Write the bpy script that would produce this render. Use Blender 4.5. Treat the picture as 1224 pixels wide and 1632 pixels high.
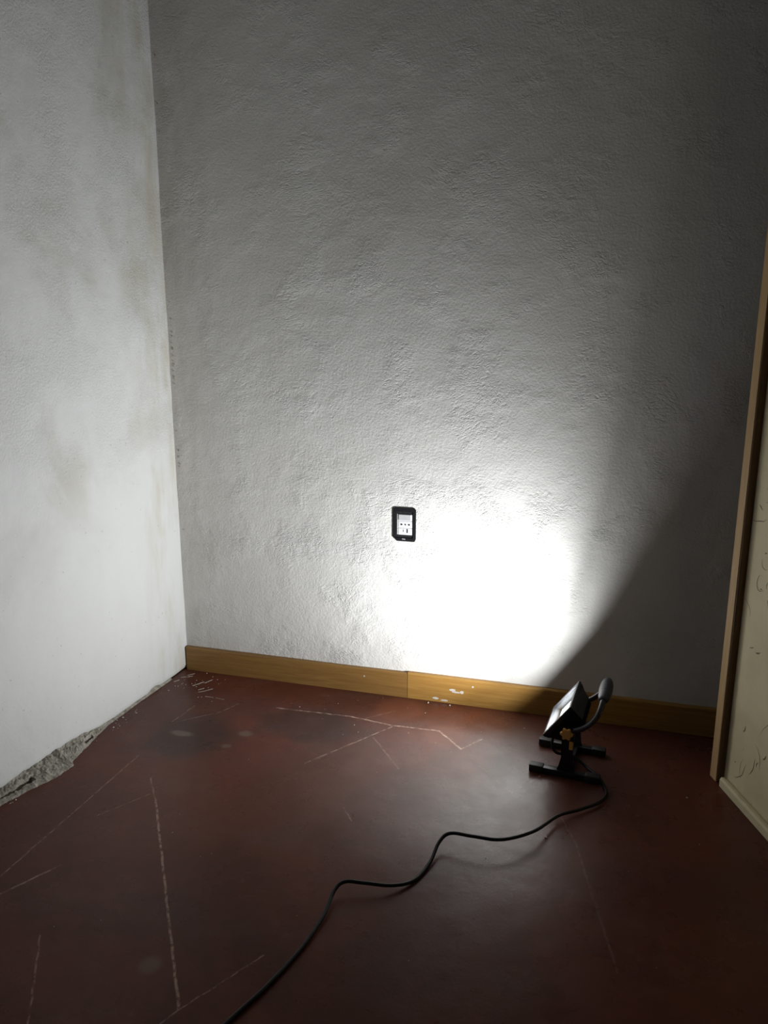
import bpy, bmesh, math, random
from mathutils import Vector, Matrix, noise

random.seed(7)
for o in list(bpy.data.objects):
    bpy.data.objects.remove(o)
SC = bpy.context.scene
COL = SC.collection

# ---------------------------------------------------------------- camera, world, exposure
cam_d = bpy.data.cameras.new('camera')
cam_d.sensor_fit = 'HORIZONTAL'
cam_d.sensor_width = 36.0
cam_d.lens = 1226.0 / 1224.0 * 36.0
cam_d.clip_start = 0.02
cam = bpy.data.objects.new('camera', cam_d)
COL.objects.link(cam)
cam.location = (1.3645, -2.2557, 1.15)
cam.rotation_euler = (math.radians(90 - 12.9), 0, math.radians(15.859))
SC.camera = cam

wd = bpy.data.worlds.new('world')
SC.world = wd
wd.use_nodes = True
wd.node_tree.nodes['Background'].inputs[0].default_value = (0.75, 0.85, 1.0, 1)
wd.node_tree.nodes['Background'].inputs[1].default_value = 0.02

SC.view_settings.view_transform = 'Standard'
SC.view_settings.look = 'None'
SC.view_settings.gamma = 1.0
SC.view_settings.use_curve_mapping = False
SC.view_settings.exposure = 0.0
SC.cycles.max_bounces = 6
SC.cycles.diffuse_bounces = 3
SC.cycles.transparent_max_bounces = 12
SC.cycles.caustics_reflective = False
SC.cycles.caustics_refractive = False
SC.cycles.sample_clamp_indirect = 4.0

LAMP_BEAM = 9.0     # forward beam shaped by the reflector
LAMP_GLOW = 4.6      # wide spill from the array
LAMP_COLOR = (0.975, 0.985, 1.0)


# ---------------------------------------------------------------- node helpers
class NT:
    def __init__(self, name):
        self.m = bpy.data.materials.new(name)
        self.m.use_nodes = True
        self.t = self.m.node_tree
        self.t.nodes.clear()
        self.out = self.t.nodes.new('ShaderNodeOutputMaterial')
        self.b = self.t.nodes.new('ShaderNodeBsdfPrincipled')
        self.t.links.new(self.b.outputs[0], self.out.inputs[0])

    def put(self, sock, v):
        if isinstance(v, bpy.types.NodeSocket):
            self.t.links.new(v, sock)
        elif v is not None:
            if sock.type == 'RGBA' and len(v) == 3:
                v = (*v, 1)
            sock.default_value = v

    def node(self, kind, ins=None, **props):
        n = self.t.nodes.new('ShaderNode' + kind)
        for k, v in props.items():
            setattr(n, k, v)
        for k, v in (ins or {}).items():
            self.put(n.inputs[k], v)
        return n

    def coord(self, which='Object'):
        return self.node('TexCoord').outputs[which]

    def mapping(self, v, loc=(0, 0, 0), rot=(0, 0, 0), scale=(1, 1, 1)):
        return self.node('Mapping', {'Vector': v, 'Location': loc, 'Rotation': rot, 'Scale': scale}).outputs[0]

    def noise(self, v, scale, detail=3, rough=0.5, dist=0.0, out='Fac', kind='FBM'):
        n = self.node('TexNoise', noise_type=kind)
        for k, x in (('Vector', v), ('Scale', scale), ('Detail', detail), ('Roughness', rough), ('Distortion', dist)):
            self.put(n.inputs[k], x)
        return n.outputs['Fac' if out == 'Fac' else 'Color']

    def math(self, op, a, b=None, c=None, clamp=False):
        n = self.node('Math', operation=op, use_clamp=clamp)
        self.put(n.inputs[0], a)
        if b is not None: self.put(n.inputs[1], b)
        if c is not None: self.put(n.inputs[2], c)
        return n.outputs[0]

    def vmath(self, op, a, b=None, scale=None):
        n = self.node('VectorMath', operation=op)
        self.put(n.inputs[0], a)
        if b is not None: self.put(n.inputs[1], b)
        if scale is not None: self.put(n.inputs['Scale'], scale)
        return n.outputs['Value'] if op in ('DOT_PRODUCT', 'LENGTH', 'DISTANCE') else n.outputs[0]

    def ramp(self, v, a, b, lo=0.0, hi=1.0):
        n = self.node('MapRange', {'Value': v, 'From Min': a, 'From Max': b, 'To Min': lo, 'To Max': hi}, interpolation_type='SMOOTHSTEP')
        return n.outputs[0]

    def mix(self, fac, a, b, mode='MIX'):
        n = self.node('Mix', data_type='RGBA', blend_type=mode)
        self.put(n.inputs[0], fac); self.put(n.inputs[6], a); self.put(n.inputs[7], b)
        return n.outputs[2]

    def bump(self, h, strength=1.0, dist=0.01, normal=None):
        n = self.node('Bump', {'Height': h, 'Strength': strength, 'Distance': dist})
        if normal is not None: self.put(n.inputs['Normal'], normal)
        return n.outputs[0]

    def set(self, **kw):
        names = {'color': 'Base Color', 'rough': 'Roughness', 'normal': 'Normal', 'metal': 'Metallic', 'spec': 'Specular IOR Level',
                 'emit': 'Emission Color', 'estr': 'Emission Strength', 'coat': 'Coat Weight', 'coat_rough': 'Coat Roughness'}
        for k, v in kw.items():
            self.put(self.b.inputs[names[k]], v)
        return self.m


def plain(name, color, rough=0.5, metal=0.0, spec=0.5, grain=0.0, gscale=400):
    n = NT(name)
    n.set(color=color, rough=rough, metal=metal, spec=spec)
    co = n.coord()
    v = n.noise(co, 60, 3)
    n.set(color=n.mix(n.ramp(v, 0.3, 0.7, 0.0, 0.22), color, tuple(c * 1.25 + 0.004 for c in color)))
    if grain:
        n.set(normal=n.bump(n.noise(co, gscale, 2), grain, 0.0006))
    return n.m


# ---------------------------------------------------------------- materials
def mat_back_wall():
    n = NT('rough_white_plaster')
    co = n.coord()
    # trowelled plaster: short wrinkled ridges whose direction wanders, strong in patches, over an even grit
    warp = n.vmath('SUBTRACT', n.noise(co, 3.2, 2, out='Color'), (0.5, 0.5, 0.5))
    v1 = n.vmath('ADD', co, n.vmath('SCALE', warp, scale=0.16))
    vr = n.mapping(v1, rot=(0, math.radians(38), 0), scale=(1.0, 1.0, 1.7))
    r1 = n.noise(vr, 55, 4, 0.68, 0.1)
    ridge = n.math('SUBTRACT', 1.0, n.math('MULTIPLY', n.math('ABSOLUTE', n.math('SUBTRACT', r1, 0.5)), 4.0), clamp=True)
    patch = n.ramp(n.noise(co, 5.5, 3, 0.6), 0.46, 0.70, 0.04, 1.0)
    grit = n.noise(co, 130, 5, 0.68)
    h = n.math('ADD', n.math('MULTIPLY', n.math('MULTIPLY', ridge, patch), 0.0027), n.math('MULTIPLY', grit, 0.0017))
    h = n.math('ADD', h, n.math('MULTIPLY', n.noise(co, 14, 2), 0.0018))
    stain = n.ramp(n.noise(co, 1.7, 4, 0.6), 0.45, 0.75, 0.0, 0.5)
    col = n.mix(stain, (0.76, 0.745, 0.715), (0.68, 0.655, 0.61))
    # mottled darker, browner band along the inner corner
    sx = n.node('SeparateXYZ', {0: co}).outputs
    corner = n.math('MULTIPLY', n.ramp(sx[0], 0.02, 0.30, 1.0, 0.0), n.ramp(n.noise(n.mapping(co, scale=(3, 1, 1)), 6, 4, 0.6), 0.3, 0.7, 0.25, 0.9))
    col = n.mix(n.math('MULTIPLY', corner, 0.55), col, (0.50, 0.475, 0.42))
    pit = n.ramp(n.noise(co, 120, 1), 0.78, 0.80)
    col = n.mix(n.math('MULTIPLY', pit, 0.5), col, (0.3, 0.28, 0.25))
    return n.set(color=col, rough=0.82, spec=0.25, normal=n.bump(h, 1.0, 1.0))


def mat_left_wall():
    n = NT('stained_white_plaster')
    co = n.coord()
    grit = n.noise(co, 175, 4, 0.65)
    patch = n.ramp(n.noise(co, 4.0, 3, 0.6), 0.38, 0.62, 0.25, 1.0)
    # new smooth patch near the base, older gritty coat above
    sx = n.node('SeparateXYZ', {0: co}).outputs
    up = n.ramp(n.math('ADD', sx[2], n.math('MULTIPLY', n.noise(co, 2.2, 3), 0.6)), 0.75, 1.25, 0.25, 1.0)
    h = n.math('ADD', n.math('MULTIPLY', n.math('MULTIPLY', grit, n.math('MULTIPLY', patch, up)), 0.0030), n.math('MULTIPLY', n.noise(co, 11, 3), 0.004))
    st = n.ramp(n.noise(co, 2.6, 5, 0.6, 0.4), 0.46, 0.70)
    col = n.mix(n.math('MULTIPLY', st, n.math('MULTIPLY', up, 0.75)), (0.66, 0.66, 0.65), (0.50, 0.48, 0.42))
    # brownish damp marks next to the corner and at mid height
    cor = n.math('MULTIPLY', n.ramp(sx[1], -0.30, -0.01, 0.0, 1.0), n.ramp(n.noise(n.mapping(co, scale=(1, 3, 0.8)), 4, 4, 0.6), 0.42, 0.7))
    col = n.mix(n.math('MULTIPLY', cor, 0.7), col, (0.50, 0.46, 0.36))
    d = n.vmath('LENGTH', n.vmath('MULTIPLY', n.vmath('SUBTRACT', co, (-0.07, -0.86, 1.10)), (0, 1.0, 2.2)))
    d = n.math('ADD', d, n.math('MULTIPLY', n.noise(co, 9, 4, 0.6), 0.35))
    col = n.mix(n.ramp(d, 0.17, 0.36, 0.6, 0.0), col, (0.45, 0.41, 0.33))
    spk = n.ramp(n.noise(co, 90, 1), 0.76, 0.79)
    col = n.mix(n.math('MULTIPLY', spk, 0.5), col, (0.35, 0.33, 0.29))
    return n.set(color=col, rough=0.8, spec=0.25, normal=n.bump(h, 1.0, 1.0))


def mat_plain_wall():
    n = NT('plain_white_plaster')
    co = n.coord()
    col = n.mix(n.noise(co, 2.0, 4), (0.40, 0.39, 0.37), (0.48, 0.47, 0.45))
    return n.set(color=col, rough=0.85, spec=0.2, normal=n.bump(n.noise(co, 60, 3), 0.6, 0.003))


# worn joint lines and scratches showing through the floor paint: x0, y0, x1, y1 (metres), half width, strength
SCRATCH = [
    (0.1600, -1.0818, 0.1664, -0.5599, .0013, .75), (0.1548, -0.3641, 0.1678, -0.2540, .0014, .55),
    (0.2001, -1.1267, 0.2516, -1.0347, .0019, .8), (0.2516, -1.0347, 0.2618, -1.0125, .0010, .5),
    (0.2621, -0.6540, 0.3299, -0.7383, .0016, .55), (0.3299, -0.7383, 0.7125, -1.2768, .0020, .9),
    (0.3023, -0.7176, 0.2281, -0.8354, .0012, .5), (0.3604, -1.1992, 0.4800, -1.3744, .0015, .6),
    (0.6973, -1.3126, 0.7128, -1.2794, .0012, .6), (0.7128, -1.2794, 0.8053, -1.1267, .0012, .6),
    (0.1696, -0.3599, 0.2497, -0.2829, .0014, .45), (0.2591, -0.2803, 0.2967, -0.2041, .0016, .5),
    (0.4231, -0.1948, 0.6709, -0.1844, .0022, .9), (0.6709, -0.1844, 0.8070, -0.2031, .0024, 1.0),
    (0.8070, -0.2031, 0.9512, -0.1976, .0024, .95), (0.9512, -0.1976, 1.0328, -0.2822, .0024, 1.0),
    (1.0328, -0.2822, 1.0810, -0.2103, .0019, .85), (0.8090, -0.2105, 0.6303, -0.4756, .0017, .75),
    (0.7725, -0.2867, 0.8864, -0.4291, .0015, .4), (0.8013, -0.6404, 0.8354, -0.6837, .0015, .7),
    (1.0945, -0.3536, 1.1962, -0.4607, .0015, .45), (1.1962, -0.4607, 1.2597, -0.3613, .0016, .6),
    (1.3232, -0.5243, 1.3645, -0.6246, .0017, .34), (1.3645, -0.6246, 1.3914, -0.7381, .0022, .26),
    (1.3914, -0.7381, 1.4540, -0.9840, .0022, .20), (0.6969, -0.2019, 0.7923, -0.1116, .0014, .35),
]


def segment_group():
    g = bpy.data.node_groups.new('line_wear', 'ShaderNodeTree')
    I = g.interface
    I.new_socket('P', in_out='INPUT', socket_type='NodeSocketVector')
    I.new_socket('A', in_out='INPUT', socket_type='NodeSocketVector')
    I.new_socket('D', in_out='INPUT', socket_type='NodeSocketVector')
    I.new_socket('InvL2', in_out='INPUT', socket_type='NodeSocketFloat')
    I.new_socket('W', in_out='INPUT', socket_type='NodeSocketFloat')
    I.new_socket('S', in_out='INPUT', socket_type='NodeSocketFloat')
    I.new_socket('Mask', in_out='OUTPUT', socket_type='NodeSocketFloat')
    gi = g.nodes.new('NodeGroupInput'); go = g.nodes.new('NodeGroupOutput')
    L = g.links.new
    def vm(op):
        q = g.nodes.new('ShaderNodeVectorMath'); q.operation = op; return q
    def mt(op, clamp=False):
        q = g.nodes.new('ShaderNodeMath'); q.operation = op; q.use_clamp = clamp; return q
    pa = vm('SUBTRACT'); L(gi.outputs['P'], pa.inputs[0]); L(gi.outputs['A'], pa.inputs[1])
    dt = vm('DOT_PRODUCT'); L(pa.outputs[0], dt.inputs[0]); L(gi.outputs['D'], dt.inputs[1])
    tt = mt('MULTIPLY', True); L(dt.outputs['Value'], tt.inputs[0]); L(gi.outputs['InvL2'], tt.inputs[1])
    sc = vm('SCALE'); L(gi.outputs['D'], sc.inputs[0]); L(tt.outputs[0], sc.inputs['Scale'])
    ds = vm('DISTANCE'); L(pa.outputs[0], ds.inputs[0]); L(sc.outputs[0], ds.inputs[1])
    dv = mt('DIVIDE'); L(ds.outputs['Value'], dv.inputs[0]); L(gi.outputs['W'], dv.inputs[1])
    sb = mt('SUBTRACT', True); sb.inputs[0].default_value = 1.5; L(dv.outputs[0], sb.inputs[1])
    ml = mt('MULTIPLY'); L(sb.outputs[0], ml.inputs[0]); L(gi.outputs['S'], ml.inputs[1])
    L(ml.outputs[0], go.inputs[0])
    return g


def mat_floor():
    n = NT('worn_red_floor_paint')
    co = n.coord()
    wob = n.vmath('SCALE', n.vmath('SUBTRACT', n.noise(co, 30, 3, out='Color'), (0.5, 0.5, 0.5)), scale=0.007)
    p = n.vmath('MULTIPLY', n.vmath('ADD', co, wob), (1, 1, 0))
    g = segment_group()
    tot = None
    for (x0, y0, x1, y1, w, s) in SCRATCH:
        q = n.t.nodes.new('ShaderNodeGroup'); q.node_tree = g
        n.put(q.inputs['P'], p)
        q.inputs['A'].default_value = (x0, y0, 0)
        dx, dy = x1 - x0, y1 - y0
        q.inputs['D'].default_value = (dx, dy, 0)
        q.inputs['InvL2'].default_value = 1.0 / (dx * dx + dy * dy)
        q.inputs['W'].default_value = w * 1.2
        q.inputs['S'].default_value = s
        tot = q.outputs[0] if tot is None else n.math('MAXIMUM', tot, q.outputs[0])
    wear = n.math('MULTIPLY', tot, n.ramp(n.noise(co, 55, 4, 0.7), 0.38, 0.58, 0.08, 1.0))
    # paint tone: red-brown with darker worn clouds and redder repaired areas
    big = n.noise(co, 2.3, 5, 0.6, 0.6)
    fine = n.noise(co, 24, 5, 0.65)
    col = n.mix(n.ramp(big, 0.35, 0.68), (0.140, 0.040, 0.023), (0.090, 0.030, 0.021))
    col = n.mix(n.ramp(fine, 0.35, 0.75, 0.0, 0.35), col, (0.060, 0.026, 0.021))
    rag = n.noise(co, 11, 6, 0.7)
    def blob(cx, cy, rx, ry, color, amt, soft=0.35, nz=0.35):
        nonlocal col
        d = n.vmath('LENGTH', n.vmath('MULTIPLY', n.vmath('SUBTRACT', co, (cx, cy, 0)), (1 / rx, 1 / ry, 0)))
        d = n.math('ADD', d, n.math('MULTIPLY', n.math('SUBTRACT', rag, 0.5), nz * 4))
        col = n.mix(n.ramp(d, 1.0 - soft, 1.0 + soft, amt, 0.0), col, color)
    blob(0.56, -0.27, 0.15, 0.10, (0.030, 0.018, 0.016), 0.55, 0.35)
    blob(0.25, -0.43, 0.12, 0.12, (0.034, 0.022, 0.019), 0.6)
    blob(0.80, -0.10, 0.07, 0.08, (0.17, 0.055, 0.030), 0.55, 0.3, 0.3)
    blob(0.98, -0.22, 0.07, 0.06, (0.17, 0.060, 0.035), 0.6)
    blob(0.55, -0.65, 0.25, 0.2, (0.125, 0.036, 0.020), 0.5, 0.6)
    blob(0.61, -1.205, 0.020, 0.020, (0.20, 0.13, 0.10), 0.5, 0.5, 0.2)
    blob(0.22, -0.42, 0.03, 0.012, (0.19, 0.14, 0.11), 0.6, 0.5, 0.5)
    blob(0.40, -0.37, 0.018, 0.014, (0.19, 0.14, 0.11), 0.55, 0.5, 0.5)
    blob(0.38, -0.45, 0.014, 0.010, (0.19, 0.14, 0.11), 0.5, 0.5, 0.5)
    # dusty grey film
    dust = n.ramp(n.noise(n.mapping(co, scale=(1, 1.6, 1)), 5, 5, 0.65), 0.52, 0.75, 0.0, 0.10)
    col = n.mix(dust, col, (0.22, 0.17, 0.15))
    col = n.mix(n.math('MULTIPLY', wear, 0.85), col, (0.46, 0.31, 0.24))
    rough = n.math('ADD', n.ramp(n.noise(co, 7, 5, 0.65), 0.3, 0.7, 0.24, 0.36), n.math('MULTIPLY', wear, 0.05))
    # specular level shaped by hand to put the sheen beside the lamp
    pol = n.vmath('LENGTH', n.vmath('MULTIPLY', n.vmath('SUBTRACT', co, (1.12, -0.38, 0)), (1 / 0.55, 1 / 0.5, 0)))
    pol = n.math('ADD', pol, n.math('MULTIPLY', n.math('SUBTRACT', n.noise(co, 4, 4), 0.5), 0.8))
    gloss = n.ramp(pol, 0.3, 1.3, 0.62, 0.16)
    h = n.math('ADD', n.math('MULTIPLY', n.noise(co, 9, 3), 0.003), n.math('MULTIPLY', n.noise(co, 170, 3), 0.0003))
    return n.set(color=col, rough=rough, spec=gloss, normal=n.bump(h, 0.6, 1.0))


def mat_wood(name, c0, c1, axis='X', rough=0.45, scale=1.0):
    n = NT(name)
    co = n.coord()
    sc = {'X': (1.2, 14, 26), 'Z': (26, 26, 1.2)}[axis]
    v = n.mapping(co, scale=sc)
    a = n.noise(v, 3.0 * scale, 5, 0.6, 1.2)
    b = n.noise(v, 16 * scale, 3, 0.6)
    col = n.mix(n.ramp(a, 0.3, 0.72), c0, c1)
    col = n.mix(n.ramp(b, 0.5, 0.75, 0.0, 0.35), col, tuple(c * 0.55 for c in c0))
    return n.set(color=col, rough=rough, spec=0.4, normal=n.bump(b, 0.25, 0.0008))


M = {}
M['back'] = mat_back_wall()
M['left'] = mat_left_wall()
M['plain_wall'] = mat_plain_wall()
M['floor'] = mat_floor()
M['base_a'] = mat_wood('varnished_board', (0.24, 0.125, 0.036), (0.32, 0.175, 0.052))
M['base_b'] = mat_wood('varnished_board_lit', (0.34, 0.175, 0.042), (0.44, 0.245, 0.065))  # brighter copy of the board wood: lamplight put into the colour
M['stick'] = mat_wood('raw_wood_stick', (0.58, 0.38, 0.18), (0.66, 0.45, 0.23), 'Z', 0.55)
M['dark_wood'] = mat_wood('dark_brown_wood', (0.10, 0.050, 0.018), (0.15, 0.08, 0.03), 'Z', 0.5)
M['black'] = plain('black_plastic', (0.012, 0.012, 0.014), 0.38, grain=0.2)
M['rubber'] = plain('black_rubber', (0.014, 0.014, 0.016), 0.5, grain=0.3)
M['grip'] = plain('charcoal_grip', (0.055, 0.055, 0.064), 0.38, grain=0.3)
M['tube'] = plain('black_painted_tube', (0.05, 0.05, 0.056), 0.2)
M['bezel'] = plain('dark_bezel', (0.022, 0.022, 0.025), 0.4)
M['cord'] = plain('black_cord_jacket', (0.007, 0.007, 0.008), 0.5, spec=0.3)
M['orange'] = plain('orange_plastic', (0.72, 0.38, 0.11), 0.45)
M['reflector'] = plain('grey_reflector', (0.10, 0.105, 0.11), 0.3)
M['white_plastic'] = plain('white_plastic', (0.72, 0.72, 0.73), 0.35)
M['grey_plastic'] = plain('grey_plastic', (0.50, 0.50, 0.51), 0.4)
M['slot'] = plain('dark_slot', (0.008, 0.008, 0.008), 0.6)
M['crumb'] = plain('plaster_crumb', (0.62, 0.58, 0.52), 0.8)
M['drip'] = plain('dried_paint', (0.42, 0.36, 0.31), 0.7)
M['mark'] = plain('pale_print', (0.55, 0.55, 0.56), 0.5)


def mat_sheet():
    n = NT('cream_fibre_paper')
    co = n.coord()
    cloud = n.noise(co, 6, 4, 0.6)
    col = n.mix(n.ramp(cloud, 0.35, 0.7), (0.84, 0.75, 0.50), (0.74, 0.65, 0.42))
    sp = n.ramp(n.noise(n.mapping(co, scale=(1, 1, 0.7)), 70, 3, 0.7), 0.66, 0.76, 0.0, 0.4)
    col = n.mix(sp, col, (0.20, 0.15, 0.08))
    return n.set(color=col, rough=0.6, spec=0.3, normal=n.bump(n.noise(co, 150, 2), 0.2, 0.0006))


def mat_mortar():
    n = NT('crumbled_grey_mortar')
    co = n.coord()
    a = n.noise(co, 45, 5, 0.7)
    col = n.mix(n.ramp(a, 0.3, 0.7), (0.24, 0.22, 0.18), (0.56, 0.52, 0.45))
    return n.set(color=col, rough=0.95, spec=0.1, normal=n.bump(n.noise(co, 160, 5, 0.7), 1.0, 0.006))


def mat_pane():
    n = NT('lamp_glass')
    n.t.nodes.remove(n.b)
    tr = n.node('BsdfTransparent', {'Color': (0.96, 0.97, 0.97, 1)})
    gl = n.node('BsdfGlossy', {'Color': (1, 1, 1, 1), 'Roughness': 0.03})
    lw = n.node('LayerWeight', {'Blend': 0.5}).outputs['Facing']
    fr = n.math('ADD', n.math('MULTIPLY', n.math('POWER', lw, 5.0), 0.55), 0.03)
    ms = n.node('MixShader', {0: fr, 1: tr.outputs[0], 2: gl.outputs[0]})
    n.t.links.new(ms.outputs[0], n.out.inputs[0])
    return n.m


def mat_led():
    n = NT('lit_led_array')
    co = n.coord()
    vor = n.node('TexVoronoi', {'Vector': co, 'Scale': 120.0})
    d = n.ramp(vor.outputs['Distance'], 0.1, 0.6, 1.0, 0.85)
    return n.set(color=(0.9, 0.9, 0.6), rough=0.5, emit=n.mix(d, (0.9, 0.95, 0.9), (0.92, 0.98, 1.0)), estr=6.0)


M['sheet'] = mat_sheet()
M['mortar'] = mat_mortar()
M['pane'] = mat_pane()
M['led'] = mat_led()
M['fibre'] = plain('brown_fibre', (0.20, 0.145, 0.075), 0.8)


# ---------------------------------------------------------------- mesh helpers
def link(name, bm, mat, parent=None, smooth=False, sharp=None):
    me = bpy.data.meshes.new(name)
    bm.normal_update()
    bm.to_mesh(me); bm.free()
    me.materials.append(mat)
    if smooth:
        for p in me.polygons: p.use_smooth = True
        if sharp:
            me.set_sharp_from_angle(angle=math.radians(sharp))
    o = bpy.data.objects.new(name, me)
    COL.objects.link(o)
    if parent is not None: o.parent = parent
    return o


def empty(name, loc=(0, 0, 0), rz=0.0):
    o = bpy.data.objects.new(name, None)
    o.empty_display_size = 0.05
    COL.objects.link(o)
    o.location = loc
    o.rotation_euler = (0, 0, rz)
    return o


def tag(o, label, cat=None, kind=None, group=None):
    o['label'] = label
    if cat: o['category'] = cat
    if kind: o['kind'] = kind
    if group: o['group'] = group
    return o


def box(bm, c, s, mat=None, bevel=0.0, seg=2):
    r = bmesh.ops.create_cube(bm, size=1.0, matrix=Matrix.Translation(c) @ Matrix.Diagonal((*s, 1)))
    vs = r['verts']
    if bevel:
        es = list({e for v in vs for e in v.link_edges})
        rb = bmesh.ops.bevel(bm, geom=es, offset=bevel, segments=seg, affect='EDGES', profile=0.5)
        vs = list({v for f in rb['faces'] for v in f.verts} | {v for v in vs if v.is_valid})
    if mat is not None:
        bmesh.ops.transform(bm, matrix=mat, verts=vs)
    return vs


def cyl(bm, a, b, r0, r1=None, seg=20):
    a, b = Vector(a), Vector(b)
    d = b - a
    q = Vector((0, 0, 1)).rotation_difference(d.normalized()).to_matrix().to_4x4()
    r = bmesh.ops.create_cone(bm, cap_ends=True, segments=seg, radius1=r0, radius2=r0 if r1 is None else r1, depth=d.length,
                              matrix=Matrix.Translation((a + b) / 2) @ q)
    return r['verts']


def catmull(pts, n=8):
    P = [Vector(p) for p in pts]
    P = [P[0] * 2 - P[1]] + P + [P[-1] * 2 - P[-2]]
    out = []
    for i in range(1, len(P) - 2):
        p0, p1, p2, p3 = P[i - 1:i + 3]
        for k in range(n):
            t = k / n
            out.append(0.5 * ((2 * p1) + (p2 - p0) * t + (2 * p0 - 5 * p1 + 4 * p2 - p3) * t * t + (3 * p1 - p0 - 3 * p2 + p3) * t ** 3))
    out.append(P[-2])
    return out


def tube(bm, pts, rad, seg=12, caps=True):
    pts = [Vector(p) for p in pts]
    N = len(pts)
    rads = rad if isinstance(rad, (list, tuple)) else [rad] * N
    t0 = (pts[1] - pts[0]).normalized()
    up = Vector((0, 0, 1)) if abs(t0.z) < 0.9 else Vector((1, 0, 0))
    nrm = t0.cross(up).normalized()
    rings = []
    prev = t0
    for i in range(N):
        t = (pts[min(i + 1, N - 1)] - pts[max(i - 1, 0)]).normalized()
        nrm = prev.rotation_difference(t) @ nrm
        nrm = (nrm - t * nrm.dot(t)).normalized()
        bn = t.cross(nrm)
        rings.append([bm.verts.new(pts[i] + (nrm * math.cos(2 * math.pi * k / seg) + bn * math.sin(2 * math.pi * k / seg)) * rads[i]) for k in range(seg)])
        prev = t
    for a, b in zip(rings, rings[1:]):
        for k in range(seg):
            bm.faces.new((a[k], a[(k + 1) % seg], b[(k + 1) % seg], b[k]))
    if caps:
        bm.faces.new(list(reversed(rings[0]))); bm.faces.new(rings[-1])


def prism(bm, poly, y0, y1, M4=None):
    """poly in (x, z), extruded along y"""
    a = [bm.verts.new((x, y0, z)) for x, z in poly]
    b = [bm.verts.new((x, y1, z)) for x, z in poly]
    k = len(poly)
    bm.faces.new(a); bm.faces.new(list(reversed(b)))
    for i in range(k):
        bm.faces.new((a[i], b[i], b[(i + 1) % k], a[(i + 1) % k]))
    if M4 is not None:
        bmesh.ops.transform(bm, matrix=M4, verts=a + b)
    bmesh.ops.recalc_face_normals(bm, faces=bm.faces)


def grid(bm, fn, nu, nv):
    V = [[bm.verts.new(fn(i / nu, j / nv)) for j in range(nv + 1)] for i in range(nu + 1)]
    for i in range(nu):
        for j in range(nv):
            bm.faces.new((V[i][j], V[i + 1][j], V[i + 1][j + 1], V[i][j + 1]))
    return V


def fbm(p, o=3):
    s, a = 0.0, 1.0
    for _ in range(o):
        s += a * noise.noise(p); p = p * 2.1; a *= 0.5
    return s


# ---------------------------------------------------------------- the setting
ROOM_X1, ROOM_Y0, CEIL = 3.1, -4.2, 2.75

# floor slab
bm = bmesh.new()
box(bm, (1.35, -2.0, -0.05), (4.3, 4.7, 0.10))
floor = link('floor', bm, M['floor'])
tag(floor, 'dark red-brown painted floor with pale worn scratch lines', kind='structure')


# back wall: uneven hand-trowelled plaster, a closed slab
def back_fn(u, v):
    x = -0.25 + u * (ROOM_X1 + 0.35); z = v * CEIL
    y = 0.0030 * fbm(Vector((x * 2.4, 0.3, z * 2.4)), 2) + 0.0005 * fbm(Vector((x * 17, 4.1, z * 17)), 2)
    return (x, y, z)
bm = bmesh.new()
grid(bm, back_fn, 250, 210)
box(bm, (-0.25 + (ROOM_X1 + 0.35) / 2, 0.11, CEIL / 2), (ROOM_X1 + 0.35, 0.18, CEIL))
wall_back = link('wall_back', bm, M['back'], smooth=True, sharp=50)
tag(wall_back, 'rough trowelled white plaster wall behind the work light', kind='structure')

# left wall: slightly out of square, plaster foot chipped away near the camera
LD = Vector((-0.0628, -0.998, 0)).normalized()
LN = Vector((0.998, -0.0628, 0)).normalized()


def foot_edge(s):
    """height of the lower edge of the plaster coat along the left wall"""
    e = 0.004 + 0.003 * noise.noise(Vector((s * 14, 1.7, 0)))
    k = max(0.0, min(1.0, (s - 0.44) / 0.16))
    k = k * k * (3 - 2 * k)
    e += k * (0.020 + 0.008 * noise.noise(Vector((s * 9, 5.2, 0))) + 0.004 * noise.noise(Vector((s * 40, 8.2, 0))))
    e += 0.010 * math.exp(-((s - 0.19) / 0.03) ** 2)
    return max(0.001, e)


def left_fn(u, v):
    s = -0.06 + u * 4.26
    e = foot_edge(s)
    z = e + v ** 1.25 * (CEIL - e)
    off = 0.0035 * fbm(Vector((s * 2.6, 7.7, z * 2.6))) + 0.0007 * fbm(Vector((s * 19, 2.1, z * 19)), 2)
    if s < 0.06: off *= max(0.0, (s + 0.06) / 0.12)
    off -= 0.006 * max(0.0, 1 - (z - e) / 0.012) if z - e < 0.012 else 0.0
    p = LD * s + LN * off
    return (p.x, p.y, z)
bm = bmesh.new()
V = grid(bm, left_fn, 420, 150)
# underside of the plaster coat
low = [V[i][0] for i in range(421)]
back = [bm.verts.new(v.co - LN * 0.03) for v in low]
for i in range(420):
    bm.faces.new((low[i], back[i], back[i + 1], low[i + 1]))
c = LD * 2.07 - LN * 0.11
box(bm, (0, 0, 0), (4.26, 0.16, CEIL), mat=Matrix.Translation((c.x, c.y, CEIL / 2)) @ Matrix.Rotation(math.atan2(LD.y, LD.x), 4, 'Z'))
bmesh.ops.recalc_face_normals(bm, faces=bm.faces)
wall_left = link('wall_left', bm, M['left'], smooth=True, sharp=50)
tag(wall_left, 'stained white plaster wall with a chipped crumbling foot', kind='structure')

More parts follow.
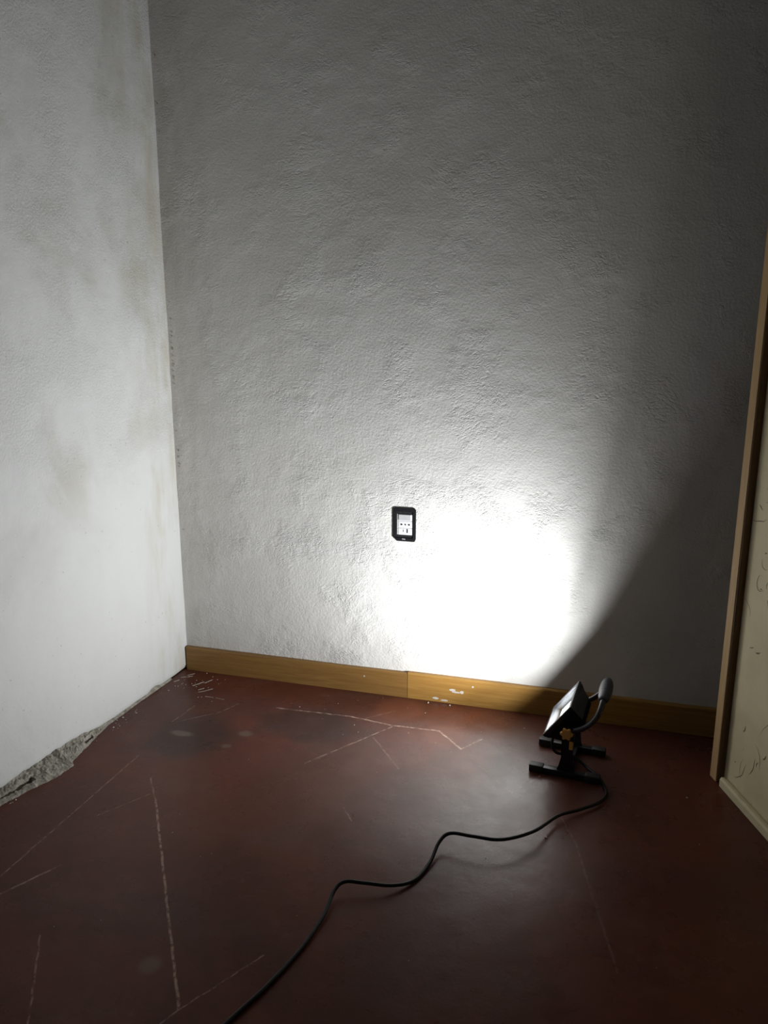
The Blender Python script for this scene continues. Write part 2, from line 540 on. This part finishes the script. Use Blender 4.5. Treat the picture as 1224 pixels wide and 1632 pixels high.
# crumbled mortar under the plaster
REACH = [(0.0, .003), (.30, .004), (.436, .009), (.50, .020), (.532, .031), (.594, .040), (.640, .052), (.659, .070), (.72, .065), (.779, .048), (.837, .033), (.871, .026), (1.0, .022), (1.8, .012)]
def mortar_fn(u, v):
    s = 0.10 + u * 1.6
    e = foot_edge(s) + 0.006
    for (a0, r0), (a1, r1) in zip(REACH, REACH[1:]):
        if a0 <= s <= a1:
            reach = r0 + (r1 - r0) * (s - a0) / (a1 - a0)
    k = min(1.0, reach / 0.03)
    reach += k * (0.005 * noise.noise(Vector((s * 40, 3.3, 0))) + 0.003 * noise.noise(Vector((s * 110, 6.3, 0))))
    n1 = 0.0045 * fbm(Vector((s * 55, v * 5, 1.0)), 4) + 0.003 * noise.noise(Vector((s * 150, v * 12, 4.0)))
    out = -0.016 + (reach + 0.016) * v
    z = e * (1 - v) ** 0.9 + 0.004 * k * (1 - v * v) + n1 * (0.2 + 0.8 * k) * (1 - v ** 6)
    if v > 0.95: z = -0.003
    # open cracks along the floor edge
    for c0, c1, v0 in ((0.76, 0.88, 0.62), (0.515, 0.555, 0.72)):
        if c0 < s < c1 and abs(v - v0) < 0.09: z = -0.004
    p = LD * s + LN * out
    return (p.x, p.y, max(z, -0.004))
bm = bmesh.new()
grid(bm, mortar_fn, 700, 20)
bmesh.ops.recalc_face_normals(bm, faces=bm.faces)
mo = link('exposed_mortar', bm, M['mortar'], wall_left, smooth=False)
mo['label'] = 'grey crumbled mortar showing under the chipped plaster'

# the rest of the room, out of view
bm = bmesh.new(); box(bm, (ROOM_X1 + 0.08, -2.0, CEIL / 2), (0.16, 4.6, CEIL))
tag(link('wall_right', bm, M['plain_wall']), 'plain plaster wall beyond the cream panel', kind='structure')
bm = bmesh.new()
box(bm, (0.62, ROOM_Y0 - 0.08, CEIL / 2), (1.96, 0.16, CEIL))
box(bm, (2.85, ROOM_Y0 - 0.08, CEIL / 2), (0.70, 0.16, CEIL))
box(bm, (2.05, ROOM_Y0 - 0.08, 2.4), (0.90, 0.16, 0.70))  # lintel over a made-up doorway, added to admit weak world light
tag(link('wall_rear', bm, M['plain_wall']), 'plain plaster wall behind the viewer, with an unseen doorway gap added for faint light', kind='structure')
bm = bmesh.new(); box(bm, (1.35, -2.0, CEIL + 0.05), (4.3, 4.7, 0.10))
tag(link('ceiling', bm, M['plain_wall']), 'plain white plaster ceiling', kind='structure')

# baseboard: two varnished boards butted together, their tones painting in the light's gradient
bb = empty('baseboard_back', (0, 0, 0))
tag(bb, 'varnished yellow-brown wooden baseboard along the plaster wall', kind='structure')
for x0, x1, h, mk in ((0.004, 0.806, 0.0855, 'base_a'), (0.8075, 3.09, 0.0885, 'base_b')):
    bm = bmesh.new()
    prism(bm, [(-0.0145, 0.0), (-0.0145, h - 0.005), (-0.0125, h - 0.0012), (-0.0095, h), (0.006, h), (0.006, 0.0)], x0, x1,
          Matrix(((0, 1, 0, 0), (1, 0, 0, 0), (0, 0, 1, 0), (0, 0, 0, 1))))
    link('board', bm, M[mk], bb)
# paint smears left on the board
bm = bmesh.new()
for cx, cz, rx, rz in ((0.955, 0.047, 0.010, 0.004), (0.966, 0.041, 0.014, 0.003), (0.985, 0.043, 0.007, 0.005), (0.66, 0.058, 0.003, 0.002), (1.02, 0.066, 0.003, 0.003), (0.90, 0.012, 0.010, 0.004), (0.93, 0.008, 0.012, 0.003)):
    ring = []
    for k in range(14):
        a = 2 * math.pi * k / 14
        r = 1 + 0.35 * noise.noise(Vector((cx * 50 + math.cos(a) * 2, math.sin(a) * 2, cz * 90)))
        ring.append((cx + math.cos(a) * rx * r, cz + math.sin(a) * rz * r))
    prism(bm, ring, -0.0150, -0.0140)
ps = link('paint_smear', bm, M['crumb'], bb); ps['kind'] = 'stuff'

# small dark pits down the inner corner of the plaster
bm = bmesh.new()
for k, py in enumerate((482, 508, 519, 529, 535, 546, 554, 557, 566, 575, 580, 583, 591, 600, 604, 612, 690, 722, 733, 745, 750, 122, 189, 228, 860)):
    z = 1.2188 - (py - 500) * 0.001977
    x = 0.0135 + random.uniform(-0.002, 0.003)
    r = random.uniform(0.0010, 0.0022) * (1.35 if py in (554, 566) else 1.0)
    y = back_fn((x + 0.25) / (ROOM_X1 + 0.35), z / CEIL)[1]
    ring = [(x + r * math.cos(a) * random.uniform(.6, 1.2), z + r * 1.5 * math.sin(a) * random.uniform(.6, 1.2)) for a in [i * math.pi / 3.5 for i in range(7)]]
    prism(bm, ring, y - 0.0012, y + 0.002)
pt = link('plaster_pits', bm, M['mortar'], wall_back); pt['kind'] = 'stuff'
pt['label'] = 'small dark pits down the wall corner'

# ---------------------------------------------------------------- cream panel standing at the right
PD = Vector((0.3456, -0.9384, 0))
pr = empty('room_divider', (1.6983, -0.2335, 0), math.atan2(PD.y, PD.x))
# local x: along the panel towards the viewer; local -y: visible face; local +y: behind
tag(pr, 'tall cream fibre-paper panel with a light wooden edge strip standing at the right', 'divider')
PH, PL = 2.05, 0.95
bm = bmesh.new(); box(bm, (0.0155, 0.016, PH / 2 + 0.001), (0.031, 0.032, PH), bevel=0.0012)
link('edge_strip', bm, M['stick'], pr)['label'] = 'light raw wooden strip'
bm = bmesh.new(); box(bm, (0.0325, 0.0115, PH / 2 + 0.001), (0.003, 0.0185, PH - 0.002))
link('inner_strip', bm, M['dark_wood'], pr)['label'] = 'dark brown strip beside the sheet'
bm = bmesh.new(); box(bm, (0.031 + (PL - 0.031) / 2, 0.026, PH / 2 + 0.001), (PL - 0.031, 0.010, PH - 0.0))
link('panel_sheet', bm, M['sheet'], pr)
bm = bmesh.new(); prism(bm, [(0.0, 0.001), (0.0, 0.020), (0.004, 0.0255), (0.011, 0.0255), (0.014, 0.019), (0.021, 0.019), (0.021, 0.001)], 0.050, PL,
                        Matrix(((0, 1, 0, 0), (1, 0, 0, 0), (0, 0, 1, 0), (0, 0, 0, 1))))
link('bottom_trim', bm, M['sheet'], pr)
bm = bmesh.new(); box(bm, (PL + 0.0155, 0.016, PH / 2 + 0.001), (0.031, 0.032, PH), bevel=0.0012)
link('edge_strip', bm, M['stick'], pr)
# fibres pressed into the paper
bm = bmesh.new()
rf = random.Random(21)
def fibre(x, z, L, ang, curl, w):
    pts = []
    a = ang
    for k in range(9):
        pts.append((x, z)); x += math.cos(a) * L / 8; z += math.sin(a) * L / 8; a += curl / 8 + rf.uniform(-.35, .35)
    for (p, q), k in zip(zip(pts, pts[1:]), range(8)):
        dx, dz = q[0] - p[0], q[1] - p[1]; l = math.hypot(dx, dz) or 1
        nx, nz = -dz / l, dx / l
        w0 = w * math.sin(math.pi * (k + .35) / 9.0); w1 = w * math.sin(math.pi * (k + 1.35) / 9.3)
        vs = [bm.verts.new((p[0] + nx * w0, 0.0206, p[1] + nz * w0)), bm.verts.new((q[0] + nx * w1, 0.0206, q[1] + nz * w1)),
              bm.verts.new((q[0] - nx * w1, 0.0206, q[1] - nz * w1)), bm.verts.new((p[0] - nx * w0, 0.0206, p[1] - nz * w0))]
        bm.faces.new(vs)
for k in range(420):
    big = rf.random() < 0.3
    fibre(rf.uniform(0.06, PL - 0.03), rf.uniform(0.04, PH - 0.05), rf.uniform(0.03, 0.09) if big else rf.uniform(0.006, 0.025),
          rf.uniform(0, 6.28), rf.uniform(-2.5, 2.5), rf.uniform(0.0006, 0.0013) if big else rf.uniform(0.0008, 0.0022))
bmesh.ops.recalc_face_normals(bm, faces=bm.faces)
fb = link('paper_fibres', bm, M['fibre'], pr); fb['kind'] = 'stuff'

# ---------------------------------------------------------------- wall socket
so = empty('power_outlet', (0.7897, 0.0, 0.577))
tag(so, 'black uncovered wall socket frame with white outlet modules on the plaster wall', 'socket')
def rrect(w, h, r, cham=None, n=5):
    P = []
    for sx, sz, a0 in ((1, 1, 0), (-1, 1, 90), (-1, -1, 180), (1, -1, 270)):
        for k in range(n + 1):
            if cham and (sx, sz) == (-1, -1):
                t = k / n
                P.append((-w / 2 + cham * 1.15 * t, -h / 2 + cham * (1 - t)))
                continue
            a = math.radians(a0 + 90 * k / n)
            P.append((sx * (w / 2 - r) + math.cos(a) * r, sz * (h / 2 - r) + math.sin(a) * r))
    return P
def frame_mesh(outer, inner, y0, y1):
    bm = bmesh.new()
    K = len(outer)
    rim = [(x * 0.975, z * 0.985) for x, z in outer]
    L = [[bm.verts.new((x, y, z)) for x, z in S] for S, y in ((outer, y1), (outer, y0 + 0.0010), (rim, y0), (inner, y0), (inner, y1))]
    for a, b in zip(L, L[1:] + L[:1]):
        for k in range(K):
            bm.faces.new((a[k], a[(k + 1) % K], b[(k + 1) % K], b[k]))
    bmesh.ops.recalc_face_normals(bm, faces=bm.faces)
    return bm
fr = link('mounting_frame', frame_mesh(rrect(0.0752, 0.1076, 0.008, 0.012), rrect(0.0560, 0.0860, 0.003), -0.0034, 0.010), M['black'], so)
bm = bmesh.new(); box(bm, (0.0035, 0.0045, -0.001), (0.058, 0.007, 0.088), bevel=0.001)
link('back_box', bm, M['slot'], so)
ch = link('inner_bracket', frame_mesh(rrect(0.0555, 0.0855, 0.002), rrect(0.0456, 0.0666, 0.001), -0.0018, 0.004), M['rubber'], so)
for k, (px_, pz) in enumerate(((-0.032, 0.037), (0.031, 0.036), (0.031, -0.034))):
    bm = bmesh.new(); cyl(bm, (px_, -0.0042, pz), (px_, -0.002, pz), 0.0017, seg=12)
    link('screw', bm, M['bezel'], so)
# module stack
bm = bmesh.new(); box(bm, (0.0, 0.0, 0.0218), (0.0448, 0.012, 0.0212), bevel=0.0008)
bl = link('blank_module', bm, M['white_plastic'], so); bl.location = (0.0035, 0.0040, 0)
bm = bmesh.new(); box(bm, (-0.002, -0.0066, 0.0225), (0.0385, 0.0015, 0.0188), bevel=0.0006)
link('blank_cover', bm, M['grey_plastic'], bl)
bm = bmesh.new(); box(bm, (0.0, 0.0, -0.0002), (0.0448, 0.012, 0.0216), bevel=0.0008)
sm = link('outlet_module', bm, M['white_plastic'], so); sm.location = (0.0035, 0.0040, 0)
def slot(poly, cx, cz, parent, mat='slot'):
    bm = bmesh.new(); prism(bm, [(cx + x, cz + z) for x, z in poly], -0.0064, -0.0055)
    return link('slot', bm, M[mat], parent)
slot([(-.0036, .0006), (-.0028, .0022), (.0008, .0022), (.0036, .0005), (.0008, -.0022), (-.0028, -.0022)], -0.0118, 0.0002, sm)
slot([(math.cos(a) * .0023, math.sin(a) * .0025) for a in [k * math.pi / 5 for k in range(10)]], 0.0, 0.0002, sm)
slot([(.0036, .0006), (.0028, .0022), (-.0008, .0022), (-.0036, .0), (-.0008, -.0022), (.0028, -.0022)], 0.0112, 0.0002, sm)
bm = bmesh.new(); box(bm, (0.0, 0.0, -0.0220), (0.0448, 0.012, 0.0212), bevel=0.0008)
us = link('charger_module', bm, M['white_plastic'], so); us.location = (0.0035, 0.0040, 0)
slot(rrect(0.0014, 0.0075, 0.0006), -0.0062, -0.0200, us)
slot(rrect(0.0036, 0.0120, 0.0004), 0.0062, -0.0200, us)
bm = bmesh.new()
for dx, w in ((-0.0038, 0.0022), (-0.0010, 0.0020), (0.0018, 0.0022), (0.0042, 0.0016)):
    box(bm, (dx - 0.0015, -0.0036, -0.0462 - dx * 0.05), (w, 0.0006, 0.0024))
link('maker_mark', bm, M['mark'], so)['label'] = 'tiny pale print'
bm = bmesh.new(); box(bm, (0.0, -0.0036, 0.0460), (0.006, 0.0006, 0.0030))
link('clip', bm, M['rubber'], so)

# ---------------------------------------------------------------- work light
A_ = math.radians(174.25)
wl = empty('work_light', (1.3297, -0.2718, 0.0), A_)
tag(wl, 'black portable floodlight on an H-shaped stand, switched on beside the baseboard', 'floodlight')
# local +x: where the lamp faces, local +y: towards the viewer
HP, T = 0.1404, math.radians(35.54)
BW, BH = 0.168, 0.116
FX = 0.186
for s in (1, -1):
    y = 0.0725 * s
    bm = bmesh.new(); box(bm, (0, y, 0.0105), (FX - 0.03, 0.020, 0.0165), bevel=0.002)
    ft = link('foot', bm, M['black'], wl, True, 40)
    for e in (1, -1):
        bm = bmesh.new(); box(bm, (e * (FX / 2 - 0.019), y, 0.0110), (0.038, 0.0235, 0.0210), bevel=0.0028)
        link('end_cap', bm, M['rubber'], ft, True, 40)
    # upright plate, leaning outwards to the pivot
    bm = bmesh.new()
    yb, yt = 0.0725 * s, 0.0905 * s
    prof = [(0.026, 0.016), (0.020, 0.030), (0.0135, 0.060), (0.013, HP - 0.006), (0.008, HP + 0.010), (-0.004, HP + 0.015), (-0.016, HP + 0.010), (-0.020, HP - 0.006),
            (-0.0165, 0.060), (-0.019, 0.030), (-0.024, 0.016)]
    va = []
    for off in (-0.0028, 0.0028):
        va.append([bm.verts.new((x - 0.004, yb + (yt - yb) * min(1, max(0, (z - 0.02) / (HP - 0.04))) + off * s, z)) for x, z in prof])
    k = len(prof)
    bm.faces.new(va[0]); bm.faces.new(list(reversed(va[1])))
    for i in range(k):
        bm.faces.new((va[0][i], va[1][i], va[1][(i + 1) % k], va[0][(i + 1) % k]))
    bmesh.ops.recalc_face_normals(bm, faces=bm.faces)
    link('upright', bm, M['black'], wl)
    # star knob with its shaft
    bm = bmesh.new()
    star = []
    for i in range(60):
        a = 2 * math.pi * i / 60
        star.append((math.cos(a) * (0.0145 + 0.0024 * math.cos(6 * a)), math.sin(a) * (0.0145 + 0.0024 * math.cos(6 * a))))
    prism(bm, [(-0.004 + x, HP + z) for x, z in star], s * 0.0985, s * 0.1085)
    bmesh.ops.bevel(bm, geom=[e for e in bm.edges if abs(e.verts[0].co.y - e.verts[1].co.y) < 1e-5], offset=0.0016, segments=2, affect='EDGES')
    kn = link('knob', bm, M['orange'], wl, True, 45); kn['label'] = 'orange star-shaped knob'
    bm = bmesh.new(); cyl(bm, (-0.004, s * 0.082, HP), (-0.004, s * 0.099, HP), 0.006)
    link('shaft', bm, M['black'], kn)
# locking tab on the near upright
bm = bmesh.new(); box(bm, (-0.0165, 0.0915, 0.103), (0.010, 0.007, 0.022), bevel=0.0015)
link('locking_tab', bm, M['orange'], wl)['label'] = 'small orange tab'
bm = bmesh.new(); box(bm, (-0.004, 0, 0.0105), (0.026, 0.145 - 0.019, 0.0130), bevel=0.0015)
link('crossbar', bm, M['black'], wl)

# head frame: local x = normal n, y = width, z = up in the face
HM = Matrix.Translation((-0.004, 0, HP)) @ Matrix.Rotation(-T, 4, 'Y')
def head(name, bm, mat, parent=wl, **k):
    bmesh.ops.transform(bm, matrix=HM, verts=bm.verts)
    return link(name, bm, mat, parent, **k)
XF = 0.0375          # front plane
# housing: open tray, tapered towards the back
def tray_mesh():
    bm = bmesh.new()
    def ring(x, w, h): return [bm.verts.new((x, sy * w / 2, sz * h / 2)) for sy, sz in ((1, 1), (-1, 1), (-1, -1), (1, -1))]
    R = [ring(XF - 0.0185, 0.126, 0.076), ring(XF - 0.004, 0.150, 0.098), ring(XF - 0.004, BW - 0.004, BH - 0.004), ring(XF - 0.013, BW - 0.004, BH - 0.004),
         ring(XF - 0.026, BW - 0.018, BH - 0.016), ring(XF - 0.048, BW - 0.034, BH - 0.028)]
    for a, b in zip(R, R[1:]):
        for i in range(4): bm.faces.new((a[i], a[(i + 1) % 4], b[(i + 1) % 4], b[i]))
    bm.faces.new(R[0]); bm.faces.new(list(reversed(R[-1])))
    bmesh.ops.recalc_face_normals(bm, faces=bm.faces)
    return bm
hs = head('housing', tray_mesh(), M['black'])
for k in range(11):
    bm = bmesh.new(); box(bm, (XF - 0.054, -0.060 + k * 0.012, 0), (0.016, 0.0028, 0.078))
    head('cooling_fin', bm, M['black'], hs)
# front bezel
def bezel_mesh():
    bm = bmesh.new()
    def ring(x, w, h): return [bm.verts.new((x, sy * w / 2, sz * h / 2)) for sy, sz in ((1, 1), (-1, 1), (-1, -1), (1, -1))]
    R = [ring(XF - 0.008, BW, BH), ring(XF - 0.001, BW, BH), ring(XF, BW - 0.002, BH - 0.002), ring(XF, 0.152, 0.100), ring(XF - 0.0035, 0.150, 0.098), ring(XF - 0.008, 0.150, 0.098)]
    for a, b in zip(R, R[1:] + R[:1]):
        for i in range(4): bm.faces.new((a[i], a[(i + 1) % 4], b[(i + 1) % 4], b[i]))
    bmesh.ops.recalc_face_normals(bm, faces=bm.faces)
    return bm
head('bezel', bezel_mesh(), M['bezel'], hs)
# reflector tray lining
bm = bmesh.new()
def ring(x, w, h): return [bm.verts.new((x, sy * w / 2, sz * h / 2)) for sy, sz in ((1, 1), (-1, 1), (-1, -1), (1, -1))]
R = [ring(XF - 0.0180, 0.102, 0.060), ring(XF - 0.0176, 0.122, 0.073), ring(XF - 0.005, 0.1485, 0.0965)]
for a, b in zip(R, R[1:]):
    for i in range(4): bm.faces.new((a[i], a[(i + 1) % 4], b[(i + 1) % 4], b[i]))
head('reflector', bm, M['reflector'], hs)
bm = bmesh.new(); box(bm, (XF - 0.0172, 0, 0), (0.002, 0.100, 0.058))
head('led_array', bm, M['led'], hs)['label'] = 'glowing white lamp array'
bm = bmesh.new(); box(bm, (XF - 0.0030, 0, 0), (0.0014, 0.151, 0.099))
head('glass_pane', bm, M['pane'], hs)
# the lamp's own light, just in front of the array: a forward beam and a wide spill
for nm, pw, sx, sy, dx, sp in (('beam_light', LAMP_BEAM, 0.096, 0.054, 0.0150, 125), ('spill_light', LAMP_GLOW, 0.100, 0.056, 0.0146, 180)):
    la = bpy.data.lights.new(nm, 'AREA')
    la.shape = 'RECTANGLE'; la.size = sx; la.size_y = sy
    la.energy = pw; la.color = LAMP_COLOR
    la.spread = math.radians(sp)
    lo = bpy.data.objects.new(nm, la); COL.objects.link(lo)
    lo.parent = wl
    # area lights shine along their -z: turn -z onto the head's +x, x onto its y
    lo.matrix_local = HM @ Matrix.Translation((XF - dx, 0, 0)) @ Matrix(((0, 0, -1, 0), (1, 0, 0, 0), (0, -1, 0, 0), (0, 0, 0, 1)))

# carrying handle: bent tube with a thick grip
GX, GZ = -0.0865, 0.2330
arm = [(-0.006, 0.0860, 0.1390), (-0.0260, 0.0880, 0.1480), (-0.0450, 0.0890, 0.1590), (-0.0630, 0.0885, 0.1760), (-0.0760, 0.0850, 0.1960), (-0.0840, 0.0760, 0.2170), (GX, 0.0600, 0.2300)]
path = catmull(arm + [(GX, 0.02, GZ), (GX, -0.02, GZ)] + [(x, -y, z) for x, y, z in reversed(arm)], 7)
bm = bmesh.new(); tube(bm, path, 0.0072, 14)
hd = link('handle', bm, M['tube'], wl, True, 60)
gp, gr = [], []
for k in range(45):
    t = k / 44; y = 0.062 - 0.124 * t
    bulge = math.sin(math.pi * t) ** 0.45 if 0 < t < 1 else 0
    r = 0.0090 + 0.0088 * bulge
    if 8 < k < 36 and k % 4 == 0: r -= 0.0010
    gp.append((GX, y, GZ - 0.003 + 0.003 * bulge)); gr.append(r)
bm = bmesh.new(); tube(bm, gp, gr, 20)
gripo = link('grip', bm, M['grip'], hd, True, 60)

# power cord: from the back of the head down to the floor and across it (world metres)
CORD = [(1.2880, -0.2640, 0.0860), (1.2843, -0.2732, 0.0500), (1.2940, -0.2758, 0.0300), (1.3115, -0.2695, 0.0230), (1.3407, -0.2707, 0.0225), (1.3720, -0.2850, 0.0080), (1.3900, -0.3020, 0.0045),
        (1.4132, -0.3337, 0.0045), (1.4279, -0.3779, 0.0045), (1.4310, -0.4123, 0.0060), (1.4143, -0.4540, 0.0080), (1.3698, -0.4997, 0.0100),
        (1.3194, -0.5481, 0.0150), (1.2674, -0.6449, 0.0280), (1.2020, -0.7029, 0.0340), (1.1389, -0.7120, 0.0360), (1.0847, -0.7098, 0.0320),
        (1.0630, -0.7317, 0.0200), (1.0539, -0.7891, 0.0065), (1.0331, -0.8513, 0.0045), (0.9942, -0.8889, 0.0120), (0.9372, -0.9075, 0.0200),
        (0.8984, -0.9171, 0.0220), (0.8830, -0.9414, 0.0160), (0.8823, -1.0082, 0.0080), (0.8697, -1.0954, 0.0045), (0.8425, -1.1942, 0.0045),
        (0.8079, -1.2851, 0.0045), (0.77, -1.40, 0.0045), (0.70, -1.62, 0.0045), (0.66, -1.95, 0.0045), (0.70, -2.5, 0.0045), (0.9, -3.2, 0.0045)]
inv = (Matrix.Translation((1.3297, -0.2718, 0)) @ Matrix.Rotation(A_, 4, 'Z')).inverted()
bm = bmesh.new(); tube(bm, [inv @ p for p in catmull(CORD, 9)], 0.0041, 10)
link('power_cord', bm, M['cord'], wl, True, 60)['label'] = 'black flexible cord winding over the floor'

# ---------------------------------------------------------------- crumbs of plaster and paint on the floor
bm = bmesh.new()
rc = random.Random(5)
def crumb(x, y, r):
    q = bmesh.ops.create_icosphere(bm, subdivisions=1, radius=r, matrix=Matrix.Translation((x, y, r * 0.45)) @ Matrix.Diagonal((1, rc.uniform(.6, 1.3), 0.6, 1)))
    for v in q['verts']:
        v.co += Vector((rc.uniform(-1, 1), rc.uniform(-1, 1), rc.uniform(-.3, .3))) * r * 0.3
for k in range(20):
    crumb(rc.uniform(0.45, 1.15), rc.uniform(-0.30, -0.03), rc.uniform(0.0006, 0.0015))
for k in range(26):
    crumb(rc.uniform(0.02, 0.18), rc.uniform(-0.20, -0.02), rc.uniform(0.0007, 0.0018))
for k in range(30):
    crumb(rc.uniform(0.15, 1.65), rc.uniform(-1.3, -0.1), rc.uniform(0.0006, 0.0014))
for x, y, r in ((1.295, -0.62, .003), (1.63, -0.36, .0025), (1.195, -0.115, .003), (0.95, -0.03, .003), (0.88, -0.03, .003)):
    crumb(x, y, r)
for k in range(60):
    s = rc.uniform(0.3, 1.2); p = LD * s + LN * rc.uniform(0.012, 0.05)
    crumb(p.x, p.y, rc.uniform(0.0008, 0.0026))
cr = link('plaster_crumbs', bm, M['crumb'])
tag(cr, 'tiny pale plaster crumbs scattered over the red floor', 'debris', kind='stuff')
# paint drips in the corner
bm = bmesh.new()
for (x0, y0, x1, y1, w) in ((0.012, -0.118, 0.022, -0.098, .0042), (0.016, -0.080, 0.034, -0.070, .0030), (0.030, -0.060, 0.048, -0.038, .0024), (0.036, -0.072, 0.052, -0.058, .0020),
                            (0.088, -0.128, 0.112, -0.088, .0034), (0.118, -0.098, 0.130, -0.066, .0026), (0.122, -0.150, 0.136, -0.132, .0018), (0.130, -0.165, 0.150, -0.150, .0016),
                            (0.148, -0.150, 0.166, -0.128, .0014), (0.168, -0.186, 0.200, -0.186, .0020), (0.206, -0.186, 0.240, -0.190, .0010)):
    d = Vector((x1 - x0, y1 - y0)); n2 = Vector((-d.y, d.x)).normalized()
    ring = []
    K = 12
    for i in range(K): ring.append(Vector((x0, y0)) + d * (i / K) + n2 * w * rc.uniform(0.2, 1.0))
    for i in range(K): ring.append(Vector((x1, y1)) - d * (i / K) - n2 * w * rc.uniform(0.2, 1.0))
    a = [bm.verts.new((p.x, p.y, 0.0008)) for p in ring]; b = [bm.verts.new((p.x, p.y, -0.001)) for p in ring]
    bm.faces.new(a)
    for i in range(len(ring)): bm.faces.new((a[i], b[i], b[(i + 1) % len(ring)], a[(i + 1) % len(ring)]))
bmesh.ops.recalc_face_normals(bm, faces=bm.faces)
pd = link('paint_drips', bm, M['drip'], floor); pd['kind'] = 'stuff'
pd['label'] = 'dried pale paint smears in the corner'
